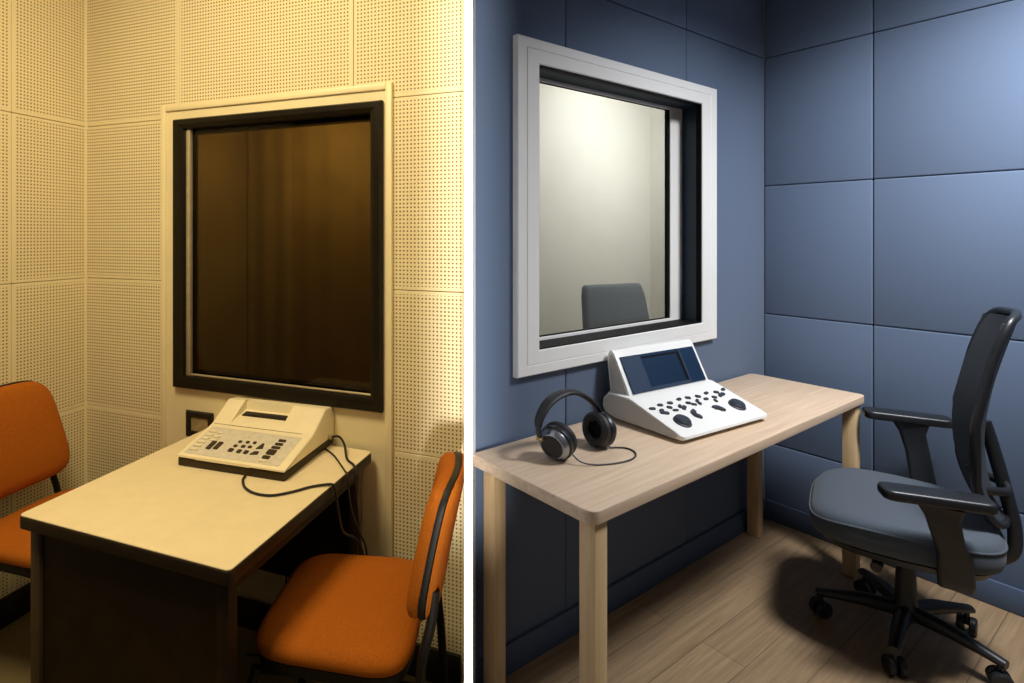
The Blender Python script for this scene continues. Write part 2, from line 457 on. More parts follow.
# pale room beyond
OX0, OX1, OY0, OY1 = -1.75, 1.26, .131, 1.42
bm = B()
box(bm, OX0, OX1+.03, OY1, OY1+.03, 0, CEIL); box(bm, OX1, OX1+.03, .06, OY1, 0, CEIL)
box(bm, OX0-.03, OX0, OY0, OY1+.03, 0, CEIL)
for (a, b, c, d) in ((OX0, -1.66, 0, CEIL), (-.555, OX1, 0, CEIL), (-1.66, -.555, 0, .98), (-1.66, -.555, 2.0, CEIL)):
    box(bm, a, b, .06, OY0, c, d)
struct('wall_beyond', bm, m_obs, R)
bm = B(); box(bm, OX0, OX1, .06, OY1, -.02, .004); struct('floor_beyond', bm, m_plank, R)

# floors and ceiling
def poly(pts, z0, z1):
    bm = B(); prism(bm, pts, z0, z1, 'z'); return bm
Lc = lambda x, y: tuple(L.w(x, y)[:2]); Rc = lambda x, y: tuple(R.w(x, y)[:2])
struct('floor_left', poly([Lc(-.03, .05), Lc(-.03, -1.9), (-.3, -.2), (.0, -.2), dpt(1.68, 0), Lc(LX1, .05)], -.03, 0), m_carpet)
fl = struct('floor_right', B(), m_plank, R)
bm = B(); inv = Matrix.Rotation(-R.rz, 4, 'Z') @ Matrix.Translation(-R.w(0, 0))
pr = [inv @ Vector((*p, 0)) for p in [dpt(1.68, 0), (.0, -.2), (.6, -.4), Rc(.05, -2.6), Rc(.05, .05), Rc(RX0, .05)]]
prism(bm, [(p.x, p.y) for p in pr], -.03, 0, 'z'); bm.to_mesh(fl.data); bm.free()
struct('ceiling', poly([Lc(-.03, 1.6), Lc(-.03, -1.6), (.0, .1), Rc(.05, -2.6), Rc(1.3, 1.6)], CEIL, CEIL+.05), m_ceil)

# ================================================================== LEFT BOOTH THINGS
# wall socket
t = thing('wall_socket', 'dark square socket plate low on the cream board behind the old console', 'socket', L.w(.598, -.008, .693), L.rz)
bm = B(); mitred(bm, -.062, .062, -.048, .048, [(0, 0), (0, -.008), (.003, -.011), (.02, -.011), (.022, -.004), (.022, 0)]); obj('plate', bm, m_slot, t)
bm = B(); box(bm, -.041, .041, -.006, 0, -.027, .027, 0, .002, 1); s = obj('socket_insert', bm, mat('worn tan plastic', (.36, .27, .13), .5, var=.3, scale=40), t)

# table
TX0, TX1, TY0, TY1, TZ = .662, 1.312, -.722, -.027, .70
t = thing('office_table', 'cream laminate table with dark edge and dark brown side panels under the old console', 'table', L.w((TX0+TX1)/2, (TY0+TY1)/2, 0), L.rz)
hw, hd = (TX1-TX0)/2, (TY1-TY0)/2
bm = B(); prism(bm, rrect(-hw+.002, hw-.002, -hd+.002, hd-.002, .012), TZ-.004, TZ, 'z', 0, .0012, 1); obj('tabletop', bm, m_laminate, t)
bm = B(); prism(bm, rrect(-hw, hw, -hd, hd, .014), TZ-.034, TZ-.0042, 'z', 0, .003, 2); obj('edge_band', bm, m_edge, t)
def leg(x, y, m):
    bm = B(); box(bm, x-.016, x+.016, y-.016, y+.016, 0, TZ-.034, 0, .003, 2)
    l = obj('leg', bm, m, t)
    bm = B(); box(bm, x-.018, x+.018, y-.018, y+.018, 0, .02, 0, .003, 1); obj('foot', bm, m_blackmetal, l)
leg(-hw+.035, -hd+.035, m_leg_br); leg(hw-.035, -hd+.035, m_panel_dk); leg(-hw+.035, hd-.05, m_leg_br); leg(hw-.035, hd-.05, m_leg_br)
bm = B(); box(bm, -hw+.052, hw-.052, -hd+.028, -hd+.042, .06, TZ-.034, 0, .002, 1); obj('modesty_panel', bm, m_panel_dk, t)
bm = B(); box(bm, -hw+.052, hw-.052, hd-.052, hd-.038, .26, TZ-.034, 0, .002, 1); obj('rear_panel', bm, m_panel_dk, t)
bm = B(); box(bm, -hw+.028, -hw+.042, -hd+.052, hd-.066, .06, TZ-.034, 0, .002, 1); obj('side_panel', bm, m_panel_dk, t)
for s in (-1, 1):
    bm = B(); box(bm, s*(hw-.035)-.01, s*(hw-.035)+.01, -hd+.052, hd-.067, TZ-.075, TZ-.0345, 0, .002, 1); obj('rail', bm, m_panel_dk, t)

# orange chairs: local +y is forward
def make_side_chair(loc, rz, label, zb=.522, zt=.868, lean=.085, bw=.205, sd=.205):
    t = thing('side_chair', label, 'chair', loc, rz)
    sw = .205
    def ring(s, z, g=0):
        out = []
        for k in range(40):
            a = 2*PI*k/40; c, q = math.cos(a), math.sin(a); e = .42
            x = sw*s*math.copysign(abs(c)**e, c); y = sd*s*math.copysign(abs(q)**e, q)
            x *= 1-.06*(y/sd) if y < 0 else 1-.03*y/sd
            out.append((x, y, z-g*(max(0, y/sd-.4))**2*.03))
        return out
    bm = B()
    loft(bm, [ring(.90, .412), ring(.985, .415), ring(1.0, .424), ring(1.0, .436, 1), ring(.97, .446, 1), ring(.88, .455, 1), ring(.6, .460, 1), ring(.2, .461, 1)])
    for v in bm.verts: v.co.z += .012
    obj('seat', bm, m_orange, t, ang=60)
    bm = B(); loft(bm, [ring(.86, .392), ring(.96, .397), ring(.985, .4245), ring(.9, .4245)]); obj('seat_pan', bm, m_blackmetal, t)
    # backrest: rounded trapezoid, reclined and slightly bowed
    def bpt(u, v, d):           # u across -1..1, v up 0..1, d depth offset (front +)
        z = zb+(zt-zb)*v
        hwid = bw-.045*v
        y = -.225-lean*max(0, v)**1.25+d
        return Vector((u*hwid, y+.018*u*u, z-.03*d))
    def outline(s):
        pts = []
        for k in range(48):
            a = 2*PI*k/48; c, q = math.cos(a), math.sin(a); e = .38
            u = math.copysign(abs(c)**e, c); v = math.copysign(abs(q)**e, q)
            pts.append((u*s, .5+.5*v*s))
        return pts
    def slab(prof):
        bm = B(); loft(bm, [[bpt(u, v, d) for u, v in outline(s)] for s, d in prof]); return bm
    b = obj('backrest', slab([(.90, .004), (.985, .005), (1, .014), (.99, .026), (.93, .036), (.75, .042), (.35, .045), (.05, .045)]), m_orange, t, ang=60)
    obj('back_shell', slab([(.90, -.012), (1.0, -.010), (1.01, -.002), (1.0, .0048), (.9, .0048)]), m_blackmetal, b)
    obj('back_cover', slab([(.2, -.027), (.7, -.027), (.92, -.025), (.985, -.020), (.995, -.0125), (.8, -.0125)]), m_orange, b, ang=60)
    for s in (-1, 1):
        bm = B(); tube(bm, smooth_path([(s*.175, .17, .392), (s*.19, .185, .30), (s*.205, .20, .02)], 5), .0115); l = obj('leg', bm, m_blackmetal, t)
        bm = B(); tube(bm, [(s*.205, .20, .0), (s*.205, .20, .022)], .014); obj('foot', bm, m_cable, l)
        bm = B(); tube(bm, smooth_path([(s*.15, -.245, .60), (s*.155, -.238, .53), (s*.165, -.215, .42), (s*.168, -.225, .28), (s*.17, -.240, .02)], 6), .0115); l = obj('leg', bm, m_blackmetal, t)
        bm = B(); tube(bm, [(s*.17, -.240, 0), (s*.17, -.240, .022)], .014); obj('foot', bm, m_cable, l)
        bm = B(); tube(bm, [(s*.17, .18, .386), (s*.163, -.21, .386)], .009); obj('side_rail', bm, m_blackmetal, t)
    return t
make_side_chair(L.w(.34, -.36), L.rz-PI/2+.05, 'burnt orange fabric chair against the perforated left wall, back rest fully in view')
make_side_chair(L.w(1.406, -.378), L.rz+PI/2+math.radians(12), 'burnt orange fabric chair pulled up on the right side of the cream table', .515, .822, .058, .180, .195)

# old console
CW, CD = .187, .158
t = thing('audiometer_console', 'aged cream console with sloped grey key panel and dark base on the cream table', 'console', L.w(.985, -.178, TZ), L.rz+math.radians(3))
bm = B(); box(bm, -CW+.004, CW-.004, -CD+.003, CD-.003, .0, .026, 0, .004, 2); obj('base', bm, m_brown_plastic, t)
FY, FZ = .008, .077     # fold between key panel and hood
full = [(-CD, .0265), (CD, .0265), (CD, .10), (CD-.02, .128), (CD-.062, .133), (FY, FZ), (-CD, .034)]
mid = [(-.05, .0265), (CD-.001, .0265), (CD-.001, .10), (CD-.022, .1275), (CD-.05, .1285), (CD-.054, .100), (FY+.045, .091), (FY+.012, .083), (FY-.004, FZ-.006)]
low = [(-CD, .0265), (FY+.03, .0265), (FY+.03, FZ+.006), (FY, FZ), (-CD, .034)]
bm = B()
prism(bm, full, -CW, -.118, 'x', 0, .006, 3, only=lambda e: not all(abs(v.co.x+.118) < 1e-5 for v in e.verts))
prism(bm, full, .070, CW, 'x', 0, .006, 3, only=lambda e: not all(abs(v.co.x-.070) < 1e-5 for v in e.verts))
prism(bm, mid, -.1185, .0705, 'x', 0)
prism(bm, low, -.1185, .0705, 'x', 0)
body = obj('body', bm, m_cream_plastic, t)
bm = B(); box(bm, -.108, .062, .060, .088, .080, .0985, 0, .003, 2)
for v in bm.verts: v.co.z += (v.co.y-.074)*.18
obj('slot', bm, m_slot, body)
bm = B(); box(bm, -.175, .150, FY-.002, FY-.0003, FZ-.006, FZ+.0006); obj('seam', bm, m_edge_side, body)
# panel plane from (y=-CD,z=.034) to (FY,FZ)
sl = math.atan2(FZ-.034, FY+CD)
pm = bpy.data.objects.new('control_panel', None)
def onp(u, v): # u across, v up slope -> local point
    return (u, -CD+v*math.cos(sl), .034+v*math.sin(sl))
bm = B(); prism(bm, rrect(-.168, .160, .012, .152, .004), 0, .0012, 'z', 0)
cp = obj('control_panel', bm, m_greypanel, t, onp(0, 0), (sl, 0, 0))
def key(u0, u1, v0, v1, m=m_darkkey, h=.005, name='button', sk=0):
    bm = B(); vs = rrect(u0, u1, v0, v1, min(u1-u0, v1-v0)*.18, 2)
    prism(bm, [(x+sk*(y-v0), y) for x, y in vs], .001, h, 'z', 0, .0007, 1)
    return obj(name, bm, m, cp)
for i in range(6):           # cream key column
    key(-.160, -.134, .026+i*.019, .036+i*.019, m_lightkey)
for i in range(3): key(-.125, -.104, .080+i*.019, .089+i*.019, m_lightkey)
key(-.112, -.096, .040, .080); key(-.088, -.072, .044, .080)
for i, (u, v, w, h) in enumerate([(-.028, .088, .011, .010), (-.002, .090, .011, .010), (.022, .092, .010, .010), (-.030, .066, .011, .010), (-.005, .068, .013, .011), (.018, .070, .012, .010),
                                  (-.034, .042, .016, .015), (-.004, .042, .014, .015), (.020, .042, .014, .015)]):
    key(u, u+w, v, v+h)
bm = B(); prism(bm, [(.047, .070), (.068, .076), (.061, .098), (.055, .098)], .001, .005, 'z', 0, .0008, 1); obj('button', bm, m_darkkey, cp)
bm = B(); prism(bm, [(.044, .042), (.068, .047), (.066, .060), (.052, .058)], .001, .005, 'z', 0, .0008, 1); obj('button', bm, m_darkkey, cp)
key(.096, .120, .118, .128); key(.094, .120, .100, .110); key(.092, .120, .083, .093); key(.090, .119, .054, .077); key(.090, .114, .034, .047); key(.088, .114, .019, .026, m_lightkey)
key(-.016, -.008, .118, .124, m_lightkey)
bm = B(); tube(bm, [(CW-.002, .115, .035), (CW+.008, .115, .035)], .007); tube(bm, [(CW+.007, .115, .035), (CW+.012, .118, .036)], .004); obj('cable_socket', bm, m_alu, t)

# cables of the old console
def cable(name, pts, r, label, fr, k=9):
    bm = B(); P = smooth_path([fr.w(*p) for p in pts], k); tube(bm, P, r, 8); o = obj(name, bm, m_cable); return tag(o, label, 'cable')
cable('cable', [(1.055, -.338, .7045), (1.065, -.362, .704), (1.10, -.398, .704), (1.145, -.417, .704), (1.195, -.412, .704), (1.234, -.376, .704), (1.268, -.328, .7042), (1.307, -.300, .7055), (1.3185, -.293, .7005), (1.3215, -.288, .68), (1.323, -.275, .62), (1.322, -.245, .55), (1.325, -.175, .495), (1.33, -.135, .43), (1.335, -.128, .30), (1.335, -.13, .10), (1.335, -.10, .006), (1.36, -.06, .006)], .0036,
      'thin black cable looping from the front of the old console over the table edge', L)
cable('cable', [(1.178, -.052, .737), (1.205, -.055, .742), (1.235, -.075, .728), (1.268, -.12, .7045), (1.307, -.155, .7058), (1.319, -.166, .7005), (1.3225, -.17, .68), (1.326, -.17, .62), (1.328, -.155, .50), (1.327, -.14, .30), (1.33, -.16, .12), (1.34, -.12, .007), (1.36, -.05, .007)], .0038,
      'thicker black cable dropping from the rear corner of the old console over the table edge', L)
cable('cable', [(1.165, -.075, .7045), (1.215, -.110, .7045), (1.270, -.165, .7038), (1.307, -.205, .7045), (1.3185, -.212, .700), (1.3215, -.215, .68), (1.3285, -.208, .60), (1.337, -.175, .52), (1.345, -.140, .44), (1.348, -.125, .25), (1.35, -.12, .06), (1.355, -.10, .006), (1.385, -.07, .006)], .0028,
      'thinnest black cable hanging off the table edge between the other two', L)
cable('cable', [(1.02, -.035, .67), (1.00, -.045, .50), (1.00, -.045, .30), (.99, -.06, .06), (.97, -.10, .006), (.90, -.13, .006)], .003,
      'short black cable seen through the open end under the cream table', L)

# ================================================================== RIGHT BOOTH THINGS
# desk
DX0, DX1, DY0, DY1, DZ = -1.915, -.172, -.458, -.016, .74
dk = thing('desk', 'long pale oak desk with square legs along the blue window wall', 'desk', R.w((DX0+DX1)/2, (DY0+DY1)/2, 0), R.rz)
hw, hd = (DX1-DX0)/2, (DY1-DY0)/2
bm = B(); prism(bm, rrect(-hw, hw, -hd, hd, [.03, .012, .03, .022], 8), DZ-.034, DZ, 'z', 0, .0035, 3); obj('desktop', bm, m_oak, dk)
for x, y in ((-hw+.048, -hd+.036), (-hw+.060, hd-.040), (hw-.045, -hd+.036), (hw-.045, hd-.036)):
    bm = B(); box(bm, x-.024, x+.024, y-.024, y+.024, 0, DZ-.034, 0, .003, 2); obj('leg', bm, m_oakleg, dk)

# white console
AW, AD = .237, .166
t = thing('audiometer_console', 'white console with raised dark display and round dials on the oak desk', 'console', R.w(-1.074, -.200, DZ), R.rz+math.radians(-5))
def ymix(y): return y
base = [(-AD, .017), (-AD+.012, .009), (AD-.06, .009), (AD-.012, .020), (AD, .04), (AD-.004, .07), (AD-.03, .098), (.045, .098), (.02, .090), (-AD+.02, .032), (-AD+.002, .024)]
bm = B()
# base shell lofted across x with rounded ends
def sec(x, s, dz=0): return [(x, (y)*s, .05+(z-.05)*s+dz) for y, z in base]
loft(bm, [sec(-AW, .93), sec(-AW+.004, .97), sec(-AW+.014, 1), sec(AW-.014, 1), sec(AW-.004, .97), sec(AW, .93)])
body = obj('body', bm, m_whiteplast, t, ang=42)
bm = B()
hood = [(.045, .085), (.120, .236), (.130, .243), (.141, .240), (.149, .228), (.150, .20), (.135, .085)]
def hsec(x, s): return [(x, .10+(y-.10)*s, .16+(z-.16)*s) for y, z in hood]
loft(bm, [hsec(-.222, .97), hsec(-.219, 1), hsec(.219, 1), hsec(.222, .97)])
hd_ = obj('hood', bm, m_whiteplast, t, ang=40)
for s in (-1, 1):       # hood cheeks, grey with side shade in the colour
    bm = B(); prism(bm, [(.064, .10), (.118, .212), (.130, .228), (.140, .222), (.142, .19), (.130, .10)], s*.2215, s*.2245, 'x', 0, .001, 1); obj('cheek', bm, m_grey_shade, hd_)
for s in (-1, 1):
    bm = B(); prism(bm, [(y*.88+.006, .048+(z-.05)*.84) for y, z in base], s*(AW-.001), s*(AW+.0015), 'x', 0, .001, 1); obj('side_panel', bm, m_grey_shade, body)
# display on the hood slope
hs = math.atan2(.236-.085, .120-.045)
d = obj('display', B(), m_screen, hd_, (0, .045-.0015, .085), (hs, 0, 0))
bm = B(); prism(bm, [(-.206, .018), (.206, .018), (.206, .150), (-.206, .150)], 0, .0028, 'z', 0, .0008, 1); bm.to_mesh(d.data); bm.free()
def dpart(x0, x1, v0, v1, h, m, name='display_window'):
    bm = B(); prism(bm, [(x0, v0), (x1, v0), (x1, v1), (x0, v1)], .0028, h, 'z'); obj(name, bm, m, d)
dpart(-.2045, -.105, .0195, .1485, .0032, m_screen3, 'display_border')
dpart(-.105, .118, .0195, .030, .0031, m_screen3, 'display_border')
dpart(.095, .112, .030, .140, .0034, m_gasket, 'display_bezel')
dpart(-.100, .095, .133, .140, .0034, m_gasket, 'display_bezel')
dpart(-.100, .095, .030, .133, .0033, m_screen2)
dpart(.112, .120, .0195, .1485, .0036, m_screen3, 'display_border')
# key deck from (-AD+.02,.032) to (.02,.090)
a0 = (-AD+.02, .032); a1 = (.02, .090)
sl2 = math.atan2(a1[1]-a0[1], a1[0]-a0[0]); LEN = math.hypot(a1[0]-a0[0], a1[1]-a0[1])
def deck(name, bm, m): return obj(name, bm, m, body, (0, a0[0], a0[1]), (sl2, 0, 0))
rk = random.Random(4)
def dkey(u, v, w, h, a, m=m_key, nm='button'):
    bm = B(); prism(bm, rrect(-w/2, w/2, -h/2, h/2, min(w, h)*.35, 3), -.001, .0055, 'z', 0, .001, 1)
    bmesh.ops.transform(bm, matrix=Matrix.Translation((u-.010, v-.004, 0)) @ Matrix.Rotation(a, 4, 'Z'), verts=bm.verts)
    return deck(nm, bm, m)
for i in range(9):
    if i == 0: dkey(-.200, .128, .024, .010, -.2); continue
    dkey(-.200+i*.052+rk.uniform(-.004, .004), .140+rk.uniform(-.005, .005), .021, .011, rk.uniform(-.6, .3))
for i in range(8):
    dkey(-.178+i*.050+rk.uniform(-.005, .005), .116+rk.uniform(-.006, .006), .019, .011, rk.uniform(-.7, .7))
for i, (u, v, w, h, a) in enumerate([(-.175, .098, .032, .013, -.4), (-.118, .098, .022, .008, -.2), (-.070, .100, .026, .014, .5), (-.010, .104, .020, .009, -.4), (.020, .102, .014, .012, .8), (.105, .098, .010, .016, -.1), (.160, .116, .017, .012, .4), (.185, .122, .016, .011, -.6)]):
    dkey(u, v, w, h, a)
for u, v in ((-.165, .040), (.155, .050)):   # dials
    bm = B(); lathe(bm, [(0, -.001), (.029, -.001), (.029, .004), (.026, .006), (.025, .012), (.022, .015), (0, .0148)], Matrix.Translation((u, v, 0)), 32)
    dl = deck('dial', bm, m_key)
    bm = B(); lathe(bm, [(0, .0144), (.018, .0144), (.017, .016), (0, .016)], Matrix.Translation((u, v, 0)), 28); deck('dial_cap', bm, m_key).parent = dl
    dl.children[0].location = (0, 0, 0); dl.children[0].rotation_euler = (0, 0, 0)
def crescent(u, v, a0d, a1d, r0, r1):
    bm = B(); n = 10; pts = []
    for i in range(n+1):
        a = math.radians(a0d+(a1d-a0d)*i/n); pts.append((u+r1*math.cos(a), v+r1*math.sin(a)))
    for i in range(n+1):
        a = math.radians(a1d+(a0d-a1d)*i/n); pts.append((u+r0*math.cos(a), v+r0*math.sin(a)))
    prism(bm, pts, -.001, .008, 'z', 0, .001, 1); deck('lever', bm, m_key)
crescent(-.062, .054, 80, 250, .008, .024); crescent(.045, .046, -20, 110, .008, .026)
bm = B(); box(bm, -AW+.05, -AW+.09, -.12, -.08, 0, .012, 0, .002, 1); obj('rubber_foot', bm, m_cable, t)
bm = B(); box(bm, AW-.09, AW-.05, -.12, -.08, 0, .012, 0, .002, 1); obj('rubber_foot', bm, m_cable, t)
bm = B(); box(bm, -AW+.05, -AW+.09, .06, .10, 0, .012, 0, .002, 1); obj('rubber_foot', bm, m_cable, t)
bm = B(); box(bm, AW-.09, AW-.05, .06, .10, 0, .012, 0, .002, 1); obj('rubber_foot', bm, m_cable, t)

# headphones
hp = thing('headphones', 'large black over-ear headphones with steel ringed cups standing on the oak desk', 'headphones', R.w(-1.64, -.178, DZ), R.rz)
def cup(x, y, z, yaw, roll, sgn):
    M_ = Matrix.Translation((x, y, z)) @ Matrix.Rotation(yaw, 4, 'Z') @ Matrix.Rotation(roll, 4, 'Y') @ Matrix.Rotation(-PI/2*sgn, 4, 'Y')
    # local z points outwards from the head
    bm = B(); lathe(bm, [(0, -.002), (.050, -.002), (.053, .004), (.052, .014), (.047, .018), (0, .018)], M_, 40); c = obj('ear_cup', bm, m_phone, hp)
    bm = B(); lathe(bm, [(.047, .0182), (.046, .022), (.037, .034), (.034, .0345), (.034, .0185)], M_, 40); obj('steel_ring', bm, m_steel, c)
    bm = B(); lathe(bm, [(.034, .019), (.0338, .0335), (.031, .0365), (.012, .0372), (0, .0372)], M_, 40); obj('cap', bm, m_leather, c)
    bm = B(); lathe(bm, [(.026, -.003), (.048, -.003), (.053, -.010), (.052, -.022), (.044, -.030), (.034, -.030), (.027, -.023), (.025, -.008)], M_, 40); obj('ear_pad', bm, m_leather, c)
    bm = B(); lathe(bm, [(0, -.0035), (.027, -.0035), (.027, -.008), (0, -.007)], M_, 32); obj('ear_mesh', bm, m_gasket, c)
    return c, M_
c1, M1 = cup(-.098, -.018, .0545, math.radians(14), math.radians(-12), 1)
c2, M2 = cup(.092, -.022, .0545, math.radians(-6), math.radians(6), -1)
arc = [(-.146, .004, .066), (-.154, .004, .098), (-.144, .006, .128), (-.104, .010, .162), (-.052, .010, .178), (.002, .006, .177), (.058, .000, .152), (.100, -.012, .112), (.120, -.020, .074)]
P = smooth_path(arc, 7)
bm = B(); tube(bm, P[7:-7], 1, 14, 0, flat=(.017, .0065), up=None)
bm.free()
bm = B()
rings = []
cx, cz = .0, .085
for i, p in enumerate(P[8:-8]):
    t_ = (P[8+i+1]-P[8+i-1]).normalized(); ax = Vector((.05, 1, 0)).normalized(); nn = t_.cross(ax).normalized()
    q = i/(len(P)-17); wv = .014+.007*math.sin(PI*q); tk = .0055+.0035*math.sin(PI*q)
    rings.append([p+ax*wv*math.cos(2*PI*k/14)+nn*tk*math.sin(2*PI*k/14) for k in range(14)])
loft(bm, rings); hb = obj('headband', bm, m_leather, hp, ang=60)
for s, a, b, k in ((-1, P[0], P[9], 0), (1, P[-1], P[-10], 1)):
    bm = B(); pts = P[0:11] if s < 0 else P[-11:]
    tube(bm, pts, .006, 10, 0, flat=(.005, .010), up=Vector((0, 1, 0))); y_ = obj('yoke', bm, m_phone, hp)
    e = pts[0] if s < 0 else pts[-1]
    bm = B(); tube(bm, [e+Vector((0, -.012, 0)), e+Vector((0, .012, 0))], .006 if s < 0 else .008, 14); obj('hinge', bm, m_brass if s < 0 else m_phone, y_)
bm = B(); tube(bm, smooth_path([(-.085, -.060, .030), (-.075, -.082, .012), (-.045, -.105, .004), (.010, -.130, .003), (.068, -.142, .003), (.112, -.133, .003), (.140, -.108, .003), (.142, -.080, .003), (.122, -.060, .003), (.102, -.050, .005), (.096, -.042, .016)], 9), .0024, 8)
obj('cord', bm, m_cable, hp)

# office chair: local +y forward, +x the side away from the viewer
oc = thing('office_chair', 'dark slate swivel office chair with mesh back and armrests beside the oak desk', 'chair', (1.715, 1.955, 0), math.radians(52.5))
def seat_ring(s, z, wf=0):
    out = []
    for k in range(56):
        a = 2*PI*k/56; c, q = math.cos(a), math.sin(a); e = .55
        x = .272*s*math.copysign(abs(c)**e, c); y = .25*s*math.copysign(abs(q)**e, q)
        x *= 1-.10*max(0, -y/.25)
        zz = z-wf*.055*max(0, y/.25-.3)**2+wf*.012*(x/.27)**2
        out.append((x, y+.02, zz))
    return out
SZ = .47
bm = B(); loft(bm, [seat_ring(.90, SZ-.098), seat_ring(.975, SZ-.092, .4), seat_ring(1.0, SZ-.07, .6), seat_ring(1.0, SZ-.045, .8), seat_ring(.985, SZ-.022, 1), seat_ring(.94, SZ-.006, 1), seat_ring(.84, SZ+.001, 1), seat_ring(.6, SZ, 1), seat_ring(.3, SZ-.003, 1), seat_ring(.05, SZ-.004, 1)])
st = obj('seat', bm, m_seat, oc, ang=70)
bm = B(); P = [Vector(p) for p in seat_ring(.998, SZ-.030, .95)]; tube(bm, P+[P[0]], .0035, 6); obj('piping', bm, m_seat, st)
bm = B(); loft(bm, [seat_ring(.72, SZ-.128), seat_ring(.88, SZ-.122), seat_ring(.93, SZ-.0985), seat_ring(.8, SZ-.0985)]); obj('seat_shell', bm, m_blk, oc)
bm = B(); box(bm, -.07, .07, -.13, .11, SZ-.175, SZ-.125, 0, .015, 3); obj('tilt_mechanism', bm, m_blk, oc)
bm = B(); tube(bm, [(-.06, .06, SZ-.15), (-.17, .08, SZ-.155)], .006); tube(bm, smooth_path([(-.17, .08, SZ-.155), (-.21, .087, SZ-.16)], 3), .016, 12); obj('lever', bm, m_blk, oc)
# backrest
def bk(u, v, d=0):
    z = SZ+.02+.66*v
    hw_ = .182*(.60+.40*math.sin(min(1, v/.50)*PI/2))*(1-.16*max(0, v-.45)/.55)
    y = -.235+.066*math.sin(PI*max(0, min(1, v))**.78) - .022*v
    return Vector((u*hw_, y+.040*u*u+d, z-.01*u*u*v))
def bgrid(d0, d1, us, vs, mfn, fr=None):
    bm = B()
    F_ = [[bm.verts.new(bk(u, v, d0)) for u in us] for v in vs]; G = [[bm.verts.new(bk(u, v, d1)) for u in us] for v in vs]
    for j in range(len(vs)-1):
        for i in range(len(us)-1):
            bm.faces.new([F_[j][i], F_[j][i+1], F_[j+1][i+1], F_[j+1][i]]); bm.faces.new([G[j][i+1], G[j][i], G[j+1][i], G[j+1][i+1]])
    nu, nv = len(us), len(vs)
    for j in range(nv-1):
        bm.faces.new([G[j][0], F_[j][0], F_[j+1][0], G[j+1][0]]); bm.faces.new([F_[j][nu-1], G[j][nu-1], G[j+1][nu-1], F_[j+1][nu-1]])
    for i in range(nu-1):
        bm.faces.new([F_[0][i+1], F_[0][i], G[0][i], G[0][i+1]]); bm.faces.new([F_[nv-1][i], F_[nv-1][i+1], G[nv-1][i+1], G[nv-1][i]])
    bmesh.ops.recalc_face_normals(bm, faces=bm.faces); return bm
us = [-.96+1.92*i/20 for i in range(21)]; vs = [.02+.96*i/30 for i in range(31)]
br = obj('backrest', bgrid(.006, -.012, us, vs, None), m_mesh, oc, ang=60)
per = []
NP = 80
for k in range(NP):
    a = 2*PI*k/NP; c, q = math.cos(a), math.sin(a); e = .22
    u = math.copysign(abs(c)**e, c); v = .5+.5*math.copysign(abs(q)**e, q)
    per.append(bk(u*.985, max(0.0, min(1, v)), -.006))
bm = B(); tube(bm, per+[per[0]], .0125, 10); obj('back_frame', bm, m_blk, br, ang=60)
# spine and support yoke behind
bm = B(); P = smooth_path([(0, -.192, SZ+.32), (0, -.212, SZ+.24), (0, -.242, SZ+.10), (0, -.262, SZ-.02), (0, -.250, SZ-.10), (0, -.18, SZ-.135), (0, -.08, SZ-.145)], 6)
tube(bm, P, 1, 12, 0, flat=(.018, .013)); obj('back_support', bm, m_blk, oc, ang=60)
bm = B(); tube(bm, smooth_path([(-.11, -.165, SZ+.13), (-.05, -.235, SZ+.12), (0, -.240, SZ+.13), (.05, -.235, SZ+.12), (.11, -.165, SZ+.13)], 6), 1, 10, 0, flat=(.010, .013)); obj('lumbar_bar', bm, m_blk, oc)
# armrests
def arm(sx, x, y, zt, ln, yaw):
    bm = B(); pts = rrect(-.042, .042, -ln/2, ln/2, .026, 5)
    prism(bm, pts, zt-.032, zt, 'z', 0, .009, 3)
    bmesh.ops.transform(bm, matrix=Matrix.Translation((x, y, 0)) @ Matrix.Rotation(yaw, 4, 'Z'), verts=bm.verts)
    a_ = obj('armrest', bm, m_blk, oc)
    bm = B(); bx = sx*.275
    rgs = []
    for (px, py, pz, w_, d_) in ((x, y-.01, zt-.033, .030, .055), (x*.99, y-.015, zt-.07, .024, .040), (x*.97, y-.03, zt-.14, .021, .036), (bx*1.03, y-.045, SZ-.02, .022, .038), (bx, y-.05, SZ-.10, .024, .042), (bx*.95, y-.05, SZ-.13, .022, .04)):
        rgs.append([(px+qx, py+qy, pz) for qx, qy in rrect(-w_, w_, -d_, d_, .014, 3)])
    loft(bm, rgs); p_ = obj('arm_post', bm, m_blk, a_, ang=50)
    bm = B(); box(bm, min(bx*.95, sx*.1), max(bx*.95, sx*.1), y-.08, y-.03, SZ-.142, SZ-.124, 0, .005, 2); obj('arm_bracket', bm, m_blk, a_)
arm(1, .335, -.025, .700, .27, .15); arm(-1, -.315, -.045, .632, .265, .26)
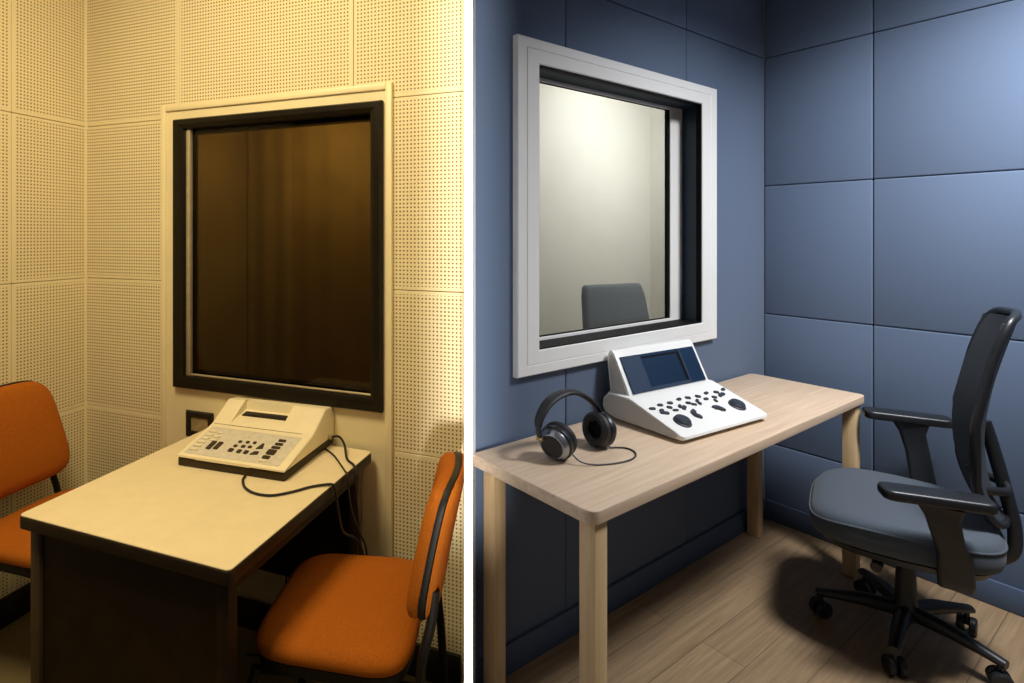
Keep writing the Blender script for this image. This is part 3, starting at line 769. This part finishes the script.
# base
bm = B(); lathe(bm, [(0, .26), (.016, .26), (.016, .345), (0, .345)], None, 20); obj('gas_column', bm, m_chrome, oc)
bm = B(); lathe(bm, [(0, .075), (.040, .075), (.042, .10), (.032, .13), (.027, .24), (.023, .262), (0, .262)], None, 24); obj('base_hub', bm, m_blk, oc)
for k in range(5):
    a = math.radians(72*k+98)
    rgs = []
    for (r_, z_, w_, h_) in ((.025, .098, .026, .026), (.12, .100, .024, .022), (.20, .090, .019, .016), (.255, .082, .017, .013)):
        c_ = Vector((r_*math.cos(a), r_*math.sin(a), z_)); tn = Vector((-math.sin(a), math.cos(a), 0))
        rgs.append([c_+tn*(w_*math.cos(2*PI*i/12))+Vector((0, 0, h_*math.sin(2*PI*i/12))) for i in range(12)])
    bm = B(); loft(bm, rgs); sp = obj('base_spoke', bm, m_blk, oc, ang=60)
    bm = B(); ex, ey = .24*math.cos(a), .24*math.sin(a); yaw = a+.6
    for s in (-1, 1):
        Mw = Matrix.Translation((ex, ey, .029)) @ Matrix.Rotation(yaw, 4, 'Z') @ Matrix.Translation((0, s*.016, 0)) @ Matrix.Rotation(PI/2, 4, 'X')
        lathe(bm, [(0, -.010), (.024, -.010), (.029, -.006), (.029, .006), (.024, .010), (0, .010)], Mw, 20)
    tube(bm, [(ex, ey, .03), (ex, ey, .080)], .008)
    obj('caster', bm, m_blk, sp)

# grey chair in the pale room beyond
gc = thing('visitor_chair', 'grey high-backed chair seen through the white window in the pale room', 'chair', R.w(.065, .70, .004), R.rz-math.radians(10))
def g_ring(w_, z, y0, y1, r=.03):
    return [(x, y, z) for x, y in rrect(-w_, w_, y0, y1, r, 4)]
bm = B(); loft(bm, [g_ring(.265, .62, .17, .22), g_ring(.278, .66, .165, .225), g_ring(.274, .80, .185, .245), g_ring(.256, 1.0, .22, .28), g_ring(.244, 1.055, .235, .288), g_ring(.225, 1.072, .245, .28, .015)]); obj('backrest', bm, m_gchair, gc, ang=60)
bm = B(); loft(bm, [g_ring(.22, .42, -.25, .20), g_ring(.245, .43, -.27, .22), g_ring(.245, .475, -.27, .22), g_ring(.22, .49, -.25, .20)]); obj('seat', bm, m_gchair, gc, ang=60)
for sx in (-1, 1):
    bm = B(); tube(bm, [(sx*.21, -.23, .42), (sx*.22, -.25, 0)], .012); obj('leg', bm, m_blk, gc)
    bm = B(); tube(bm, smooth_path([(sx*.20, .205, .66), (sx*.205, .20, .45), (sx*.22, .24, 0)], 5), .012); obj('leg', bm, m_blk, gc)

# ================================================================== LIGHT
def area(name, loc, target, size, power, col, spread=180, shape='RECTANGLE', sy=None):
    l = bpy.data.lights.new(name, 'AREA'); l.energy = power; l.color = col; l.shape = shape; l.size = size; l.size_y = sy or size
    l.spread = math.radians(spread)
    o = bpy.data.objects.new(name, l); C.objects.link(o); o.location = loc
    o.rotation_euler = (Vector(target)-Vector(loc)).to_track_quat('-Z', 'Y').to_euler()
    return o
WARM = (1, .82, .48); COOL = (.98, .98, 1.0)
area('warm_ceiling_lamp', L.w(1.02, -1.15, 2.62), L.w(1.0, -.55, .6), .5, 27.5, WARM, 170)
area('cool_ceiling_lamp', R.w(-.80, -1.30, 2.62), R.w(-.66, -.80, .5), .4, 31, COOL, 125)
area('added_wall_wash', R.w(-.75, -1.55, 2.55), R.w(0, -1.0, 1.85), .3, 7, COOL, 80)  # added accent, only brightens the upper right wall
area('pale_room_lamp', R.w(.4, .55, 2.5), R.w(.75, 1.42, 1.3), .5, 12.5, (1, .98, .95))
area('pale_room_wall_light', R.w(.55, .55, 2.35), R.w(.86, 1.42, 1.72), .2, .35, (1, .98, .96), 70)
area('smoked_window_fill', L.w(.95, .12, 1.92), L.w(.90, .42, .9), .5, 10, (1, .84, .5), 180, 'RECTANGLE', .1)  # added hidden fill that brightens the curtain behind the glass
area('divider_fill_strip', (-.03, -.35, 1.35), (.08, .8, 1.35), .05, 1.1, (1, .98, .95), 9, 'RECTANGLE', 1.7)  # added narrow beam to whiten the free end of the divider

w = bpy.data.worlds.new('World'); bpy.context.scene.world = w; w.use_nodes = True
bg = w.node_tree.nodes['Background']; bg.inputs[0].default_value = (.9, .93, 1, 1); bg.inputs[1].default_value = .05

# ================================================================== CAMERA
cam = bpy.data.cameras.new('Camera'); co = bpy.data.objects.new('Camera', cam); C.objects.link(co)
co.location = (0, 0, 1.4); co.rotation_euler = (PI/2, 0, 0)
cam.sensor_width = 36; cam.lens = 564/1024*36
cam.shift_x = (512-411)/1024; cam.shift_y = -(341.5-234)/1024
cam.clip_start = .02
bpy.context.scene.camera = co
vs_ = bpy.context.scene.view_settings
vs_.view_transform = 'Standard'; vs_.look = 'None'
